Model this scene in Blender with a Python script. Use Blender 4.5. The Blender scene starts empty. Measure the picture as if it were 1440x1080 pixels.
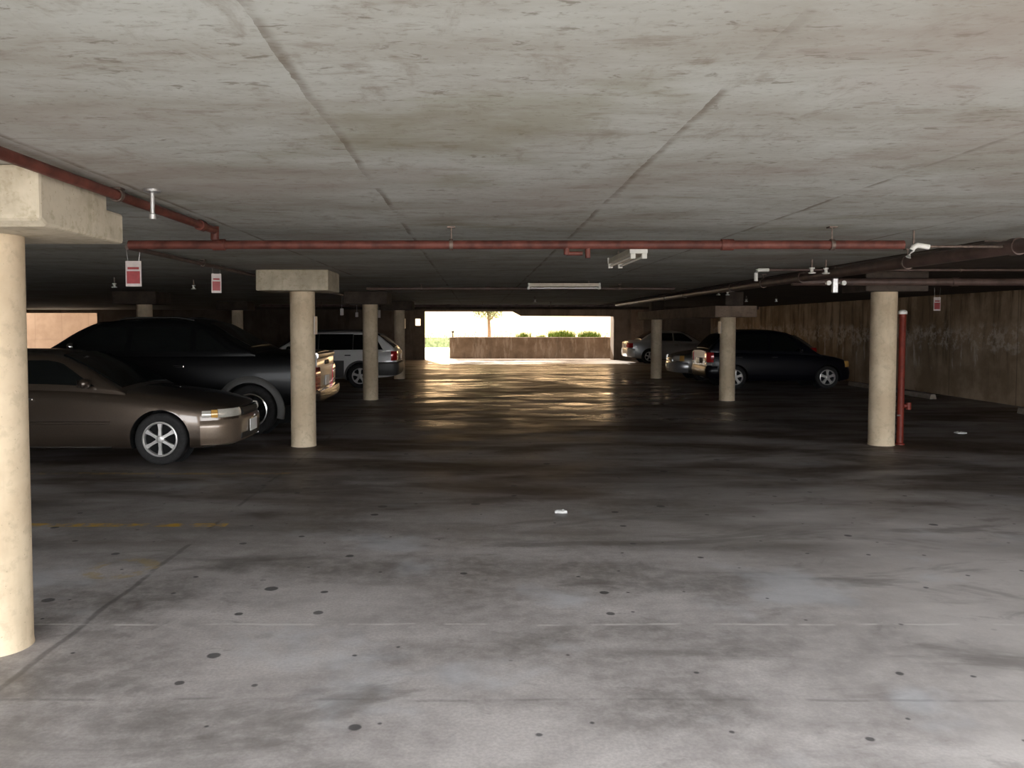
import bpy, bmesh, math, random
from mathutils import Vector, Matrix
random.seed(7)
C = bpy.context.scene.collection
PI = math.pi
EYE = 1.69          # camera height
CEIL = 2.43

# ------------------------------------------------------------------ helpers
def tag(o, label=None, cat=None, group=None, kind=None):
    if label: o['label'] = label
    if cat: o['category'] = cat
    if group: o['group'] = group
    if kind: o['kind'] = kind
    return o

def empty(name, loc, label, cat, rz=0.0, group=None):
    o = bpy.data.objects.new(name, None)
    C.objects.link(o)
    o.empty_display_size = 0.1
    o.location = loc
    o.rotation_euler = (0, 0, rz)
    return tag(o, label, cat, group)

class MB:
    """collects geometry, links it as one mesh object"""
    def __init__(s):
        s.v = []; s.f = []
    def add(s, vs, fs):
        b = len(s.v)
        s.v += [tuple(p) for p in vs]
        s.f += [tuple(b + i for i in f) for f in fs]
        return s
    def box(s, x0, x1, y0, y1, z0, z1):
        vs = [(x, y, z) for z in (z0, z1) for y in (y0, y1) for x in (x0, x1)]
        return s.add(vs, [(0, 2, 3, 1), (4, 5, 7, 6), (0, 1, 5, 4), (2, 6, 7, 3), (0, 4, 6, 2), (1, 3, 7, 5)])
    def prism(s, poly, y0, y1):
        """poly in (x, z), extruded along y"""
        n = len(poly)
        vs = [(x, y0, z) for x, z in poly] + [(x, y1, z) for x, z in poly]
        fs = [tuple(range(n)), tuple(range(2 * n - 1, n - 1, -1))]
        for i in range(n):
            j = (i + 1) % n
            fs.append((i, i + n, j + n, j))
        return s.add(vs, fs)
    def tube(s, pts, r, n=14, caps=True, r_end=None):
        pts = [Vector(p) for p in pts]
        rings = []
        for i, p in enumerate(pts):
            if i == 0: d = pts[1] - pts[0]
            elif i == len(pts) - 1: d = pts[-1] - pts[-2]
            else: d = (pts[i] - pts[i - 1]).normalized() + (pts[i + 1] - pts[i]).normalized()
            d.normalize()
            ref = Vector((0, 0, 1)) if abs(d.z) < 0.9 else Vector((1, 0, 0))
            a = d.cross(ref).normalized(); b = d.cross(a)
            rr = r if r_end is None else r + (r_end - r) * i / (len(pts) - 1)
            rings.append([p + a * rr * math.cos(2 * PI * k / n) + b * rr * math.sin(2 * PI * k / n) for k in range(n)])
        return s.loft(rings, caps)
    def loft(s, rings, caps=True):
        n = len(rings[0]); vs = [p for r in rings for p in r]; fs = []
        for i in range(len(rings) - 1):
            for k in range(n):
                j = (k + 1) % n
                fs.append((i * n + k, i * n + j, (i + 1) * n + j, (i + 1) * n + k))
        if caps:
            fs.append(tuple(range(n - 1, -1, -1)))
            fs.append(tuple((len(rings) - 1) * n + k for k in range(n)))
        return s.add(vs, fs)
    def lathe(s, prof, origin, axis='z', n=40):
        """prof: (r, h) pairs around an axis through origin"""
        o = Vector(origin); rings = []
        for r, h in prof:
            ring = []
            for k in range(n):
                a = 2 * PI * k / n
                c, d = r * math.cos(a), r * math.sin(a)
                ring.append(o + (Vector((c, d, h)) if axis == 'z' else Vector((c, h, d)) if axis == 'y' else Vector((h, c, d))))
            rings.append(ring)
        return s.loft(rings, False)
    def grid(s, rows):
        m = len(rows[0]); vs = [p for r in rows for p in r]; fs = []
        for i in range(len(rows) - 1):
            for k in range(m - 1):
                fs.append((i * m + k, i * m + k + 1, (i + 1) * m + k + 1, (i + 1) * m + k))
        return s.add(vs, fs)
    def slab(s, rows, back):
        """grid with a second grid behind it and closed rims"""
        m = len(rows[0]); n = len(rows)
        b = len(s.v)
        s.grid(rows); s.add([p for r in back for p in r], [])
        o = n * m
        for i in range(n - 1):
            for k in range(m - 1):
                s.f.append((b + o + i * m + k, b + o + (i + 1) * m + k, b + o + (i + 1) * m + k + 1, b + o + i * m + k + 1))
        rim = [i for i in range(m)] + [i * m + m - 1 for i in range(1, n)] + [(n - 1) * m + i for i in range(m - 2, -1, -1)] + [i * m for i in range(n - 2, 0, -1)]
        for i in range(len(rim)):
            a, c = rim[i], rim[(i + 1) % len(rim)]
            s.f.append((b + a, b + o + a, b + o + c, b + c))
        return s
    def build(s, name, mat, parent=None, smooth=None, bevel=0, loc=None, merge=True):
        me = bpy.data.meshes.new(name)
        bm = bmesh.new()
        vv = [bm.verts.new(p) for p in s.v]
        for f in s.f:
            try: bm.faces.new([vv[i] for i in f])
            except ValueError: pass
        if merge: bmesh.ops.remove_doubles(bm, verts=bm.verts, dist=1e-5)
        bmesh.ops.recalc_face_normals(bm, faces=bm.faces)
        if bevel:
            es = [e for e in bm.edges if len(e.link_faces) == 2 and e.calc_face_angle(0) > 0.6]
            bmesh.ops.bevel(bm, geom=es, offset=bevel, segments=2, affect='EDGES', profile=0.5, clamp_overlap=True)
        bm.to_mesh(me); bm.free()
        if smooth is not None:
            me.polygons.foreach_set('use_smooth', [True] * len(me.polygons))
            me.set_sharp_from_angle(angle=math.radians(smooth))
        me.materials.append(mat)
        o = bpy.data.objects.new(name, me)
        C.objects.link(o)
        if parent: o.parent = parent
        if loc: o.location = loc
        return o

def struct(name, mb, mat, **k):
    o = mb.build(name, mat, **k); o['kind'] = 'structure'; return o

# ------------------------------------------------------------------ materials
class NT:
    def __init__(s, name):
        s.m = bpy.data.materials.new(name); s.m.use_nodes = True
        s.t = s.m.node_tree; s.t.nodes.clear()
        s.out = s.t.nodes.new('ShaderNodeOutputMaterial')
        s.b = s.t.nodes.new('ShaderNodeBsdfPrincipled')
        s.t.links.new(s.b.outputs[0], s.out.inputs[0])
        s.obj = s.t.nodes.new('ShaderNodeTexCoord').outputs['Object']
    def n(s, typ, **kw):
        nd = s.t.nodes.new(typ)
        for k, v in kw.items(): setattr(nd, k, v)
        return nd
    def link(s, a, b):
        if hasattr(a, 'links') or hasattr(a, 'is_output'): s.t.links.new(a, b)
        else: b.default_value = a
    def vec(s, scale=(1, 1, 1), src=None, loc=(0, 0, 0), rot=(0, 0, 0)):
        m = s.n('ShaderNodeMapping'); s.link(src or s.obj, m.inputs[0])
        m.inputs['Scale'].default_value = scale; m.inputs['Location'].default_value = loc; m.inputs['Rotation'].default_value = rot
        return m.outputs[0]
    def noise(s, scale, detail=4, rough=.55, v=None, dist=0.0):
        x = s.n('ShaderNodeTexNoise'); s.link(v or s.obj, x.inputs['Vector'])
        x.inputs['Scale'].default_value = scale; x.inputs['Detail'].default_value = detail
        x.inputs['Roughness'].default_value = rough; x.inputs['Distortion'].default_value = dist
        return x.outputs['Fac']
    def math(s, op, a, b=0.0, c=0.0, clamp=False):
        x = s.n('ShaderNodeMath', operation=op, use_clamp=clamp)
        s.link(a, x.inputs[0]); s.link(b, x.inputs[1]); s.link(c, x.inputs[2]); return x.outputs[0]
    def ramp(s, f, a, b, lo=0.0, hi=1.0):
        x = s.n('ShaderNodeMapRange', interpolation_type='SMOOTHSTEP'); s.link(f, x.inputs[0])
        x.inputs[1].default_value = a; x.inputs[2].default_value = b; x.inputs[3].default_value = lo; x.inputs[4].default_value = hi
        return x.outputs[0]
    def mix(s, f, a, b, mode='MIX'):
        x = s.n('ShaderNodeMix', data_type='RGBA', blend_type=mode)
        s.link(f, x.inputs[0])
        for q, i in ((a, 6), (b, 7)):
            if isinstance(q, tuple): x.inputs[i].default_value = q if len(q) == 4 else (*q, 1)
            else: s.link(q, x.inputs[i])
        return x.outputs[2]
    def xyz(s):
        x = s.n('ShaderNodeSeparateXYZ'); s.link(s.obj, x.inputs[0]); return x.outputs
    def bump(s, h, strength=.3, dist=.01):
        x = s.n('ShaderNodeBump'); s.link(h, x.inputs['Height']); x.inputs['Strength'].default_value = strength; x.inputs['Distance'].default_value = dist
        s.link(x.outputs[0], s.b.inputs['Normal'])
    def set(s, **k):
        for key, v in k.items():
            i = s.b.inputs[key.replace('_', ' ')]
            if isinstance(v, tuple) and len(v) == 3: v = (*v, 1)
            s.link(v, i)
        return s.m
    def band(s, co, c, w, soft):
        """1 inside |co-c|<w"""
        d = s.math('ABSOLUTE', s.math('SUBTRACT', co, c))
        return s.ramp(d, w, w + soft, 1, 0)

def plain(name, col, rough=.5, metal=0.0, var=.12, scale=18, spec=.5, coat=0.0, **extra):
    t = NT(name)
    f = t.noise(scale, 3)
    k = t.mix(t.ramp(f, .3, .7), tuple(c * (1 - var) for c in col), tuple(min(1, c * (1 + var)) for c in col))
    t.set(Base_Color=k, Metallic=metal, Roughness=rough)
    t.b.inputs['Specular IOR Level'].default_value = spec
    t.b.inputs['Coat Weight'].default_value = coat
    t.b.inputs['Coat Roughness'].default_value = .06
    return t.set(**extra)

def floor_mat():
    t = NT('worn_garage_floor'); x, y, z = t.xyz()
    warp = t.vec((1, 1, 1))
    big = t.noise(.42, 5, .6, t.vec((.75, 1.0, 1)), .6)
    mid = t.noise(1.5, 6, .62, t.vec((.6, 1.1, 1), loc=(3, 7, 0)), .5)
    fine = t.noise(9, 6, .7)
    grit = t.noise(60, 2, .6)
    f = t.math('ADD', t.math('MULTIPLY', big, .55), t.math('MULTIPLY', mid, .45))
    f = t.ramp(f, .36, .62)
    col = t.mix(f, (.15, .134, .128), (.50, .465, .455))
    col = t.mix(t.ramp(fine, .35, .7), col, t.mix(.4, col, (.60, .57, .56)), 'MIX')
    col = t.mix(t.math('MULTIPLY', t.ramp(grit, .3, .7), .25), col, (.16, .15, .15))
    pale = t.math('MULTIPLY', t.ramp(t.math('ADD', x, t.math('MULTIPLY', big, 3.0)), 2.3, 4.4), .6)  # paler to the right: stronger daylight there put into the floor colour
    col = t.mix(pale, col, (.56, .525, .51))
    # dragged dark smears
    sm = t.ramp(t.noise(.75, 5, .62, t.vec((.6, 1.5, 1), loc=(3, 5, 0), rot=(0, 0, -.5)), 1.1), .53, .66)
    col = t.mix(t.math('MULTIPLY', sm, .55), col, (.10, .088, .082))
    sm2 = t.ramp(t.noise(2.6, 5, .7, t.vec((.8, 1.2, 1), loc=(1, 15, 0)), .8), .56, .70)
    col = t.mix(t.math('MULTIPLY', sm2, .35), col, (.12, .105, .10))
    # bluish scuffed patches
    sc = t.ramp(t.noise(.9, 4, .6, t.vec((1, 1, 1), loc=(11, 2, 0))), .56, .68)
    col = t.mix(t.math('MULTIPLY', sc, .45), col, (.52, .54, .58))
    # brown driving grime, with daylight's falloff into the garage painted in as well
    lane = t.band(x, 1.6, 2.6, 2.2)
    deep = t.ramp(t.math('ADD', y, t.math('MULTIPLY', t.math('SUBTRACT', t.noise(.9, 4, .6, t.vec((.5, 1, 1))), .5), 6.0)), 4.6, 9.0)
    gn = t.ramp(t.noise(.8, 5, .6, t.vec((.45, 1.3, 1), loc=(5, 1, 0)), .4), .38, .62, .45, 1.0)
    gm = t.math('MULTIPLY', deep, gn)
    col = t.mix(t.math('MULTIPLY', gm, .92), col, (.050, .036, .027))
    # oil drips
    vo = t.n('ShaderNodeTexVoronoi', feature='F1', voronoi_dimensions='2D'); t.link(t.vec((1.0, 1.0, 0.0)), vo.inputs['Vector']); vo.inputs['Scale'].default_value = 2.3
    rnd = t.n('ShaderNodeSeparateColor'); t.link(vo.outputs['Color'], rnd.inputs[0])
    size = t.math('ADD', t.math('MULTIPLY', t.math('POWER', rnd.outputs[0], 4.0), .085), .022)
    edge = t.math('ADD', size, t.math('MULTIPLY', t.math('SUBTRACT', t.noise(25, 2), .5), .03))
    spot = t.math('MULTIPLY', t.ramp(t.math('SUBTRACT', vo.outputs['Distance'], edge), -.012, .012, 1, 0), t.ramp(rnd.outputs[1], .2, .45))
    col = t.mix(t.math('MULTIPLY', spot, .8), col, (.035, .034, .038))
    # joints and the pale scratched line across the lane
    wob = t.math('MULTIPLY', t.math('SUBTRACT', t.noise(1.3, 4), .5), .10)
    yj = t.math('ADD', y, wob); xj = t.math('ADD', x, wob)
    j1 = t.math('MULTIPLY', t.band(yj, 4.55, .006, .012), t.ramp(t.noise(2.2, 3, .6, t.vec((1, .2, 1))), .45, .55))
    col = t.mix(t.math('MULTIPLY', j1, .7), col, (.6, .58, .56))
    j2 = t.math('MULTIPLY', t.band(xj, -2.22, .008, .02), t.ramp(t.noise(2.5, 3), .4, .55))
    j3 = t.math('MULTIPLY', t.band(yj, 3.62, .004, .014), t.ramp(t.noise(1.7, 3, .6, t.vec((1, .2, 1), loc=(4, 4, 0))), .45, .55))
    col = t.mix(t.math('MULTIPLY', t.math('MAXIMUM', t.math('MULTIPLY', j2, .8), t.math('MULTIPLY', j3, .5)), .6), col, (.05, .048, .045))
    # worn yellow stall lines
    wear = t.ramp(t.noise(6, 5, .7), .42, .60)
    stall_x = t.math('MULTIPLY', t.ramp(x, -2.12, -2.10, 1, 0), t.ramp(x, -7.6, -7.5))
    for yy, k in ((6.85, 1.0), (9.25, .45), (16.2, .3), (20.8, .3)):
        m = t.math('MULTIPLY', t.math('MULTIPLY', t.band(y, yy, .05, .015), stall_x), t.math('MULTIPLY', wear, k))
        col = t.mix(m, col, (.55, .33, .045))
    dx = t.math('SUBTRACT', x, -2.47); dy = t.math('SUBTRACT', y, 5.62)
    rr = t.math('SQRT', t.math('ADD', t.math('MULTIPLY', dx, dx), t.math('MULTIPLY', dy, dy)))
    ring = t.math('MULTIPLY', t.band(rr, .20, .035, .03), t.math('MULTIPLY', wear, .5))
    col = t.mix(ring, col, (.42, .30, .10))
    rough = t.math('ADD', t.ramp(mid, .35, .65, .36, .62), t.math('MULTIPLY', fine, .12))
    lz = t.math('MULTIPLY', lane, t.ramp(y, 11.0, 17.0))
    pol = t.ramp(t.noise(.6, 4, .6, t.vec((.4, .75, 1), loc=(2, 9, 0)), .5), .36, .64)
    rough = t.math('SUBTRACT', rough, t.math('MULTIPLY', lz, t.math('MULTIPLY_ADD', pol, .27, .09)))
    t.link(t.mix(gm, (1, 1, 1), (1.0, .60, .34)), t.b.inputs['Specular Tint'])
    t.bump(t.math('ADD', t.math('MULTIPLY', fine, .6), t.math('MULTIPLY', grit, .3)), .12, .004)
    t.b.inputs['Specular IOR Level'].default_value = .38
    return t.set(Base_Color=col, Roughness=rough)

def ceil_mat():
    t = NT('board_marked_ceiling_concrete'); x, y, z = t.xyz()
    s1 = t.noise(1.1, 7, .68, t.vec((.7, 1.5, 1)), .35)
    s2 = t.noise(5.5, 6, .7, t.vec((.7, 1.7, 1), loc=(2, 3, 0)), .3)
    big = t.noise(.33, 4, .6, t.vec((1, 1.4, 1), loc=(9, 4, 0)))
    col = t.mix(t.ramp(s1, .30, .68), (.322, .308, .268), (.468, .484, .458))
    col = t.mix(t.math('MULTIPLY', t.ramp(s2, .52, .70), .55), col, (.215, .18, .14))
    s3 = t.noise(4.5, 6, .7, t.vec((1.6, .7, 1), loc=(8, 3, 0)), .3)
    col = t.mix(t.math('MULTIPLY', t.ramp(s3, .54, .70), .4), col, (.205, .17, .13))
    pk0 = t.ramp(t.noise(30, 4, .7, t.vec((.8, 1.3, 1), loc=(5, 5, 0))), .54, .68)
    col = t.mix(t.math('MULTIPLY', pk0, .35), col, (.19, .165, .125))
    pk = t.ramp(t.noise(13, 4, .65, t.vec((.7, 1.5, 1)), .6), .60, .70)
    col = t.mix(t.math('MULTIPLY', pk, .6), col, (.145, .125, .09))
    col = t.mix(t.math('MULTIPLY', t.ramp(big, .5, .68), .5), col, (.33, .28, .25))
    gr = t.ramp(t.noise(.7, 4, .6, t.vec((1, 1.6, 1), loc=(1, 8, 0))), .56, .70)
    col = t.mix(t.math('MULTIPLY', gr, .45), col, (.23, .215, .14))
    # sheet joints of the formwork
    wob = t.math('MULTIPLY', t.math('SUBTRACT', t.noise(1.6, 6, .7), .5), .06)
    xj = t.math('ADD', x, wob)
    m = t.math('ABSOLUTE', t.math('SUBTRACT', t.math('MODULO', t.math('ADD', xj, 26.95), 1.32), .0))
    j = t.math('MULTIPLY', t.ramp(m, .010, .045, 1, 0), t.ramp(t.noise(1.8, 5, .7, t.vec((.6, 1, 1), loc=(0, 2, 0))), .36, .62))
    col = t.mix(t.math('MULTIPLY', j, .75), col, (.14, .112, .08))
    yj = t.math('ADD', y, wob)
    m2 = t.math('MODULO', t.math('ADD', yj, 26.0), 2.44)
    j2 = t.math('MULTIPLY', t.ramp(m2, .008, .02, 1, 0), t.ramp(t.noise(1.2, 3), .5, .6))
    col = t.mix(t.math('MULTIPLY', j2, .35), col, (.17, .14, .11))
    t.bump(t.math('ADD', s2, t.math('MULTIPLY', t.noise(40, 3), .25)), .22, .006)
    t.b.inputs['Specular IOR Level'].default_value = .2
    return t.set(Base_Color=col, Roughness=.85)

def concrete(name, a, b, dark=(.2, .17, .13), scale=1.0, streak=.3):
    t = NT(name)
    n1 = t.noise(2.2 * scale, 5, .6); n2 = t.noise(14 * scale, 4, .65)
    col = t.mix(t.ramp(n1, .35, .65), a, b)
    col = t.mix(t.math('MULTIPLY', t.ramp(n2, .5, .68), streak), col, dark)
    pit = t.ramp(t.noise(45 * scale, 2), .68, .74)
    col = t.mix(t.math('MULTIPLY', pit, .5), col, dark)
    v = t.ramp(t.noise(3 * scale, 4, .6, t.vec((2.5, 2.5, .35))), .52, .7)
    col = t.mix(t.math('MULTIPLY', v, streak * .7), col, dark)
    t.bump(t.math('ADD', n2, t.math('MULTIPLY', pit, -.6)), .2, .006)
    t.b.inputs['Specular IOR Level'].default_value = .25
    return t.set(Base_Color=col, Roughness=.85)

def stained_wall():
    t = NT('water_stained_concrete_wall'); x, y, z = t.xyz()
    n1 = t.noise(.9, 5, .65); n2 = t.noise(5, 5, .7)
    col = t.mix(t.ramp(n1, .35, .65), (.29, .205, .13), (.50, .375, .255))
    run = t.ramp(t.noise(2.2, 5, .65, t.vec((1, 1.6, .22))), .47, .66)
    hz = t.ramp(z, .2, 1.4, .2, 1)
    col = t.mix(t.math('MULTIPLY', t.math('MULTIPLY', run, hz), .8), col, (.10, .07, .045))
    # pale mineral crust below a leaking joint
    edge = t.math('ADD', z, t.math('MULTIPLY', t.math('SUBTRACT', t.noise(2.5, 5, .7), .5), .9))
    crust = t.math('MULTIPLY', t.band(edge, 1.45, .12, .22), t.ramp(n2, .44, .60))
    drip = t.math('MULTIPLY', t.math('MULTIPLY', t.ramp(edge, 1.4, 1.5, 1, 0), t.ramp(edge, .5, .9)), t.ramp(t.noise(3.2, 5, .7, t.vec((1, 1.5, .25), loc=(0, 6, 0))), .56, .64))
    col = t.mix(t.math('MULTIPLY', t.math('MAXIMUM', crust, drip), .7), col, (.74, .66, .56))
    m = t.math('ABSOLUTE', t.math('SUBTRACT', t.math('MODULO', t.math('ADD', y, 50.0), 2.44), 1.2))
    col = t.mix(t.ramp(m, .008, .02, .5, 0), col, (.07, .05, .04))
    t.bump(n2, .2, .006)
    t.b.inputs['Specular IOR Level'].default_value = .25
    return t.set(Base_Color=col, Roughness=.82)

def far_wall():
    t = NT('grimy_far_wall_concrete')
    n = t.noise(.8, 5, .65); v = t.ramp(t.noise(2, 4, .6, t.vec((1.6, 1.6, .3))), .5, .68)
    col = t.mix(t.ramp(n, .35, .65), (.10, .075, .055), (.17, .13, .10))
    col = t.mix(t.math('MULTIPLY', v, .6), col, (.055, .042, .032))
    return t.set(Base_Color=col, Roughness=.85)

def planter_mat():
    t = NT('weathered_planter_concrete')
    n = t.noise(1.6, 5, .65); r = t.ramp(t.noise(2.4, 5, .7, t.vec((1.4, 1, .3))), .52, .64)
    d = t.ramp(t.noise(2.0, 5, .7, t.vec((1.2, 1, .3), loc=(7, 0, 0))), .52, .66)
    col = t.mix(t.ramp(n, .35, .65), (.175, .125, .085), (.25, .19, .14))
    col = t.mix(t.math('MULTIPLY', d, .6), col, (.11, .085, .06))
    col = t.mix(t.math('MULTIPLY', r, .5), col, (.42, .36, .30))
    return t.set(Base_Color=col, Roughness=.85)

def panel_wall():
    t = NT('tan_panel_wall'); x, y, z = t.xyz()
    n = t.noise(1.3, 4, .6)
    col = t.mix(t.ramp(n, .35, .65), (.165, .098, .052), (.20, .125, .07))
    m = t.math('ABSOLUTE', t.math('SUBTRACT', t.math('MODULO', t.math('ADD', x, 60.0), 1.5), .7))
    col = t.mix(t.ramp(m, .01, .03, .45, 0), col, (.12, .07, .035))
    return t.set(Base_Color=col, Roughness=.8)

M = {}
M['floor'] = floor_mat(); M['ceil'] = ceil_mat()
M['column'] = concrete('buff_painted_concrete', (.53, .415, .285), (.66, .54, .385), (.30, .24, .16), 1.0, .28)
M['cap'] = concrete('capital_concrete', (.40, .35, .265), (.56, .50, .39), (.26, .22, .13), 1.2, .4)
M['dkcap'] = concrete('shade_dark_concrete', (.055, .042, .034), (.085, .066, .054), (.03, .024, .02), 1.0, .4)  # concrete coloured dark to stand for shade on caps and soffit parts
M['beam'] = concrete('brown_beam_concrete', (.19, .135, .10), (.27, .20, .15), (.10, .075, .055), 1.0, .4)
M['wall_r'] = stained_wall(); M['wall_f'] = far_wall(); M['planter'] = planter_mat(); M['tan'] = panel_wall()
M['pave'] = concrete('pale_driveway_concrete', (.50, .47, .43), (.62, .59, .55), (.35, .33, .30), .5, .2)
M['kerb'] = concrete('wheel_stop_concrete', (.24, .20, .16), (.34, .29, .24), (.12, .10, .08), 2.0, .3)
M['red_pipe'] = plain('red_pipe_paint', (.108, .034, .025), .5, 0, .35, 9, spec=.3)
M['dk_pipe'] = plain('dark_brown_pipe_paint', (.095, .06, .05), .45, 0, .3, 6)
M['rust'] = plain('dull_bracket_steel', (.16, .12, .10), .5, .6, .3, 25)
M['red'] = plain('standpipe_red_paint', (.15, .022, .013), .45, 0, .2, 12, spec=.3)
M['white'] = plain('white_enamel', (.78, .78, .74), .35, 0, .05)
M['galv'] = plain('galvanised_steel', (.55, .55, .55), .35, .8, .15, 30)
M['fixture'] = plain('cream_fixture_enamel', (.66, .60, .50), .4, 0, .08)
M['tube'] = plain('unlit_fluorescent_glass', (.80, .80, .78), .15, 0, .02)
M['sign_w'] = plain('white_sign_plastic', (.62, .55, .53), .4, 0, .06)
M['sign_r'] = plain('red_sign_plastic', (.36, .035, .04), .4, 0, .12)
M['paper'] = plain('crumpled_paper', (.55, .55, .53), .7, 0, .06)
M['tan_paint'] = plain('tan_metallic_paint', (.085, .063, .047), .30, .7, .05, 60, coat=1.0)
M['tan_bumper'] = plain('tan_bumper_highlight', (.20, .15, .11), .32, .45, .05, 60, coat=.8)  # body tan made lighter to stand for the highlight on the bumper
M['black_paint'] = plain('black_paint', (.004, .004, .0045), .3, 0, .1, 40, spec=.2, coat=.08)
M['white_paint'] = plain('white_car_paint', (.74, .72, .70), .3, 0, .03, 40, coat=.6)
M['silver_paint'] = plain('silver_metallic_paint', (.50, .50, .50), .3, .7, .04, 60, coat=.7)
M['blue_paint'] = plain('midnight_paint', (.003, .003, .006), .3, 0, .1, 60, spec=.2, coat=.1)
M['grey_paint'] = plain('graphite_metallic_paint', (.13, .12, .11), .3, .6, .06, 60, coat=.6)
M['clad'] = plain('grey_plastic_cladding', (.20, .20, .205), .5, 0, .08, 50)
M['dkclad'] = plain('dark_plastic_cladding', (.07, .066, .062), .5, 0, .08, 50)
M['glass'] = plain('dark_car_glass', (.005, .006, .006), .06, 0, .05, 10, spec=.5)
M['rubber'] = plain('tyre_rubber', (.022, .021, .021), .75, 0, .2, 30, spec=.25)
M['well'] = plain('black_wheel_well', (.012, .012, .012), .9, 0, .1, 30, spec=.1)
M['alloy'] = plain('silver_wheel_cover', (.62, .60, .58), .3, .55, .05, 40)
M['chrome'] = plain('chrome', (.78, .77, .75), .12, 1, .03, 40)
M['lens'] = plain('clear_lamp_lens', (.72, .68, .60), .10, .35, .05, 40, coat=1)
M['amber'] = plain('amber_lamp_lens', (.72, .40, .10), .12, .1, .05, 40, coat=1)
M['redlens'] = plain('red_lamp_lens', (.50, .02, .02), .12, .1, .1, 40, coat=1)
M['plate'] = plain('white_number_plate', (.82, .81, .79), .35, 0, .03)
M['trim'] = plain('black_trim', (.018, .017, .016), .5, 0, .1)
M['soil'] = plain('planter_soil', (.10, .07, .045), .9, 0, .3)
M['grass'] = plain('sunlit_grass_blades', (.20, .30, .045), .6, 0, .35, 8)
M['leaf'] = plain('pale_green_foliage', (.24, .29, .12), .6, 0, .4, 5)
M['bark'] = plain('tree_bark', (.25, .16, .09), .85, 0, .3, 20)

# ------------------------------------------------------------------ setting
XL, XR, YB, YF = -26.0, 11.3, -1.2, 39.5
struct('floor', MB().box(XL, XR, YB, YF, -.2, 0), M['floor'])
# unseen slab edge, stepped in at right to let more daylight onto the floor
slab = [(XL - .3, YB), (1.7, YB), (1.7, .6), (XR + .3, .6), (XR + .3, YF + .3), (XL - .3, YF + .3)]
k = len(slab)
struct('ceiling', MB().add([(a, b, CEIL) for a, b in slab] + [(a, b, CEIL + .3) for a, b in slab],
       [tuple(range(k)), tuple(range(2 * k - 1, k - 1, -1))] + [(i, i + k, (i + 1) % k + k, (i + 1) % k) for i in range(k)]), M['ceil'])
struct('shade_sheet', MB().box(4.45, XR - .002, 7.2, 32.7, CEIL - .012, CEIL - .0005), M['dkcap'])  # dark sheet laid under the slab to stand for shade over the bays
struct('wall_right', MB().box(XR, XR + .3, YB, YF + .3, -.2, CEIL), M['wall_r'])
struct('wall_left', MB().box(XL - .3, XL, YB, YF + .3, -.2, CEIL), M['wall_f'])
w = MB()
T0, T1 = YF, YF + .3
w.box(XL, -21.95, T0, T1, -.2, CEIL)
w.box(-21.95, -18.3, T0, T1, 2.27, CEIL)
w.box(-21.95, -18.3, T0, T1, -.2, .0)
w.box(-18.3, -2.96, T0, T1, -.2, CEIL)
w.box(-2.96, -2.70, T0, T1, -.2, 1.66); w.box(-2.96, -2.70, T0, T1, 1.99, CEIL)   # small square vent beside the exit
w.box(-2.70, -2.50, T0, T1, -.2, CEIL)
w.box(6.63, XR, T0, T1 + .7, -.2, CEIL)
w.prism([(-2.5, 2.34), (1.75, 2.34), (2.15, 2.13), (6.63, 2.10), (6.63, CEIL), (-2.5, CEIL)], T0, T1)
w.box(-2.5, 6.63, T0, T1, -.2, 0)
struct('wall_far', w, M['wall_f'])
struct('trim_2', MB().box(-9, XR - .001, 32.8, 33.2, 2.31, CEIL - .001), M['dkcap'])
struct('wall_back', MB().box(XL, -6.8, YB - .3, YB, -.2, CEIL), M['wall_f'])
struct('sky_blocker', MB().box(XL - .3, XR + 30, 18, YF + .3, CEIL + .3, 13), M['tan'])  # unseen mass added above to keep the rear sky off the exit walls
struct('trim_1', MB().box(7.45, 8.05, YF - .12, YF - .001, 0, CEIL - .001), M['beam'])
struct('driveway', MB().box(-70, 60, YF + .3, 75, -.2, -.005), M['pave'])
struct('forecourt', MB().box(-60, 50, -40, YB, -.2, -.005), M['pave'])

# ------------------------------------------------------------------ columns
def column(x, y, label, cap=None, top=2.15, notch=False, group=None, r=.172, capmat='cap'):
    e = empty('concrete_column', (x, y, 0), label, 'column', group=group)
    n = 48
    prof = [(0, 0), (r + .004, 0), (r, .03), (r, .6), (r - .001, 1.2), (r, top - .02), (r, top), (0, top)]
    MB().lathe(prof, (0, 0, 0), n=n).build('shaft', M['column'], e, smooth=40)
    if cap:
        x0, x1, y0, y1 = cap
        z0 = 2.15
        m = MB()
        if notch:
            poly = [(y0, z0 + .03), (y0 + .06, z0), (y1, z0), (y1, z0 + .17), (y1 - .2, z0 + .17), (y1 - .2, CEIL), (y0, CEIL)]
            vs = [(x0, a, b) for a, b in poly] + [(x1, a, b) for a, b in poly]
            k = len(poly)
            m.add(vs, [tuple(range(k)), tuple(range(2 * k - 1, k - 1, -1))] + [(i, i + k, (i + 1) % k + k, (i + 1) % k) for i in range(k)])
        else:
            m.box(x0, x1, y0, y1, z0, CEIL)
        m.build('capital', M[capmat], e, bevel=.018)
    return e

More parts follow.
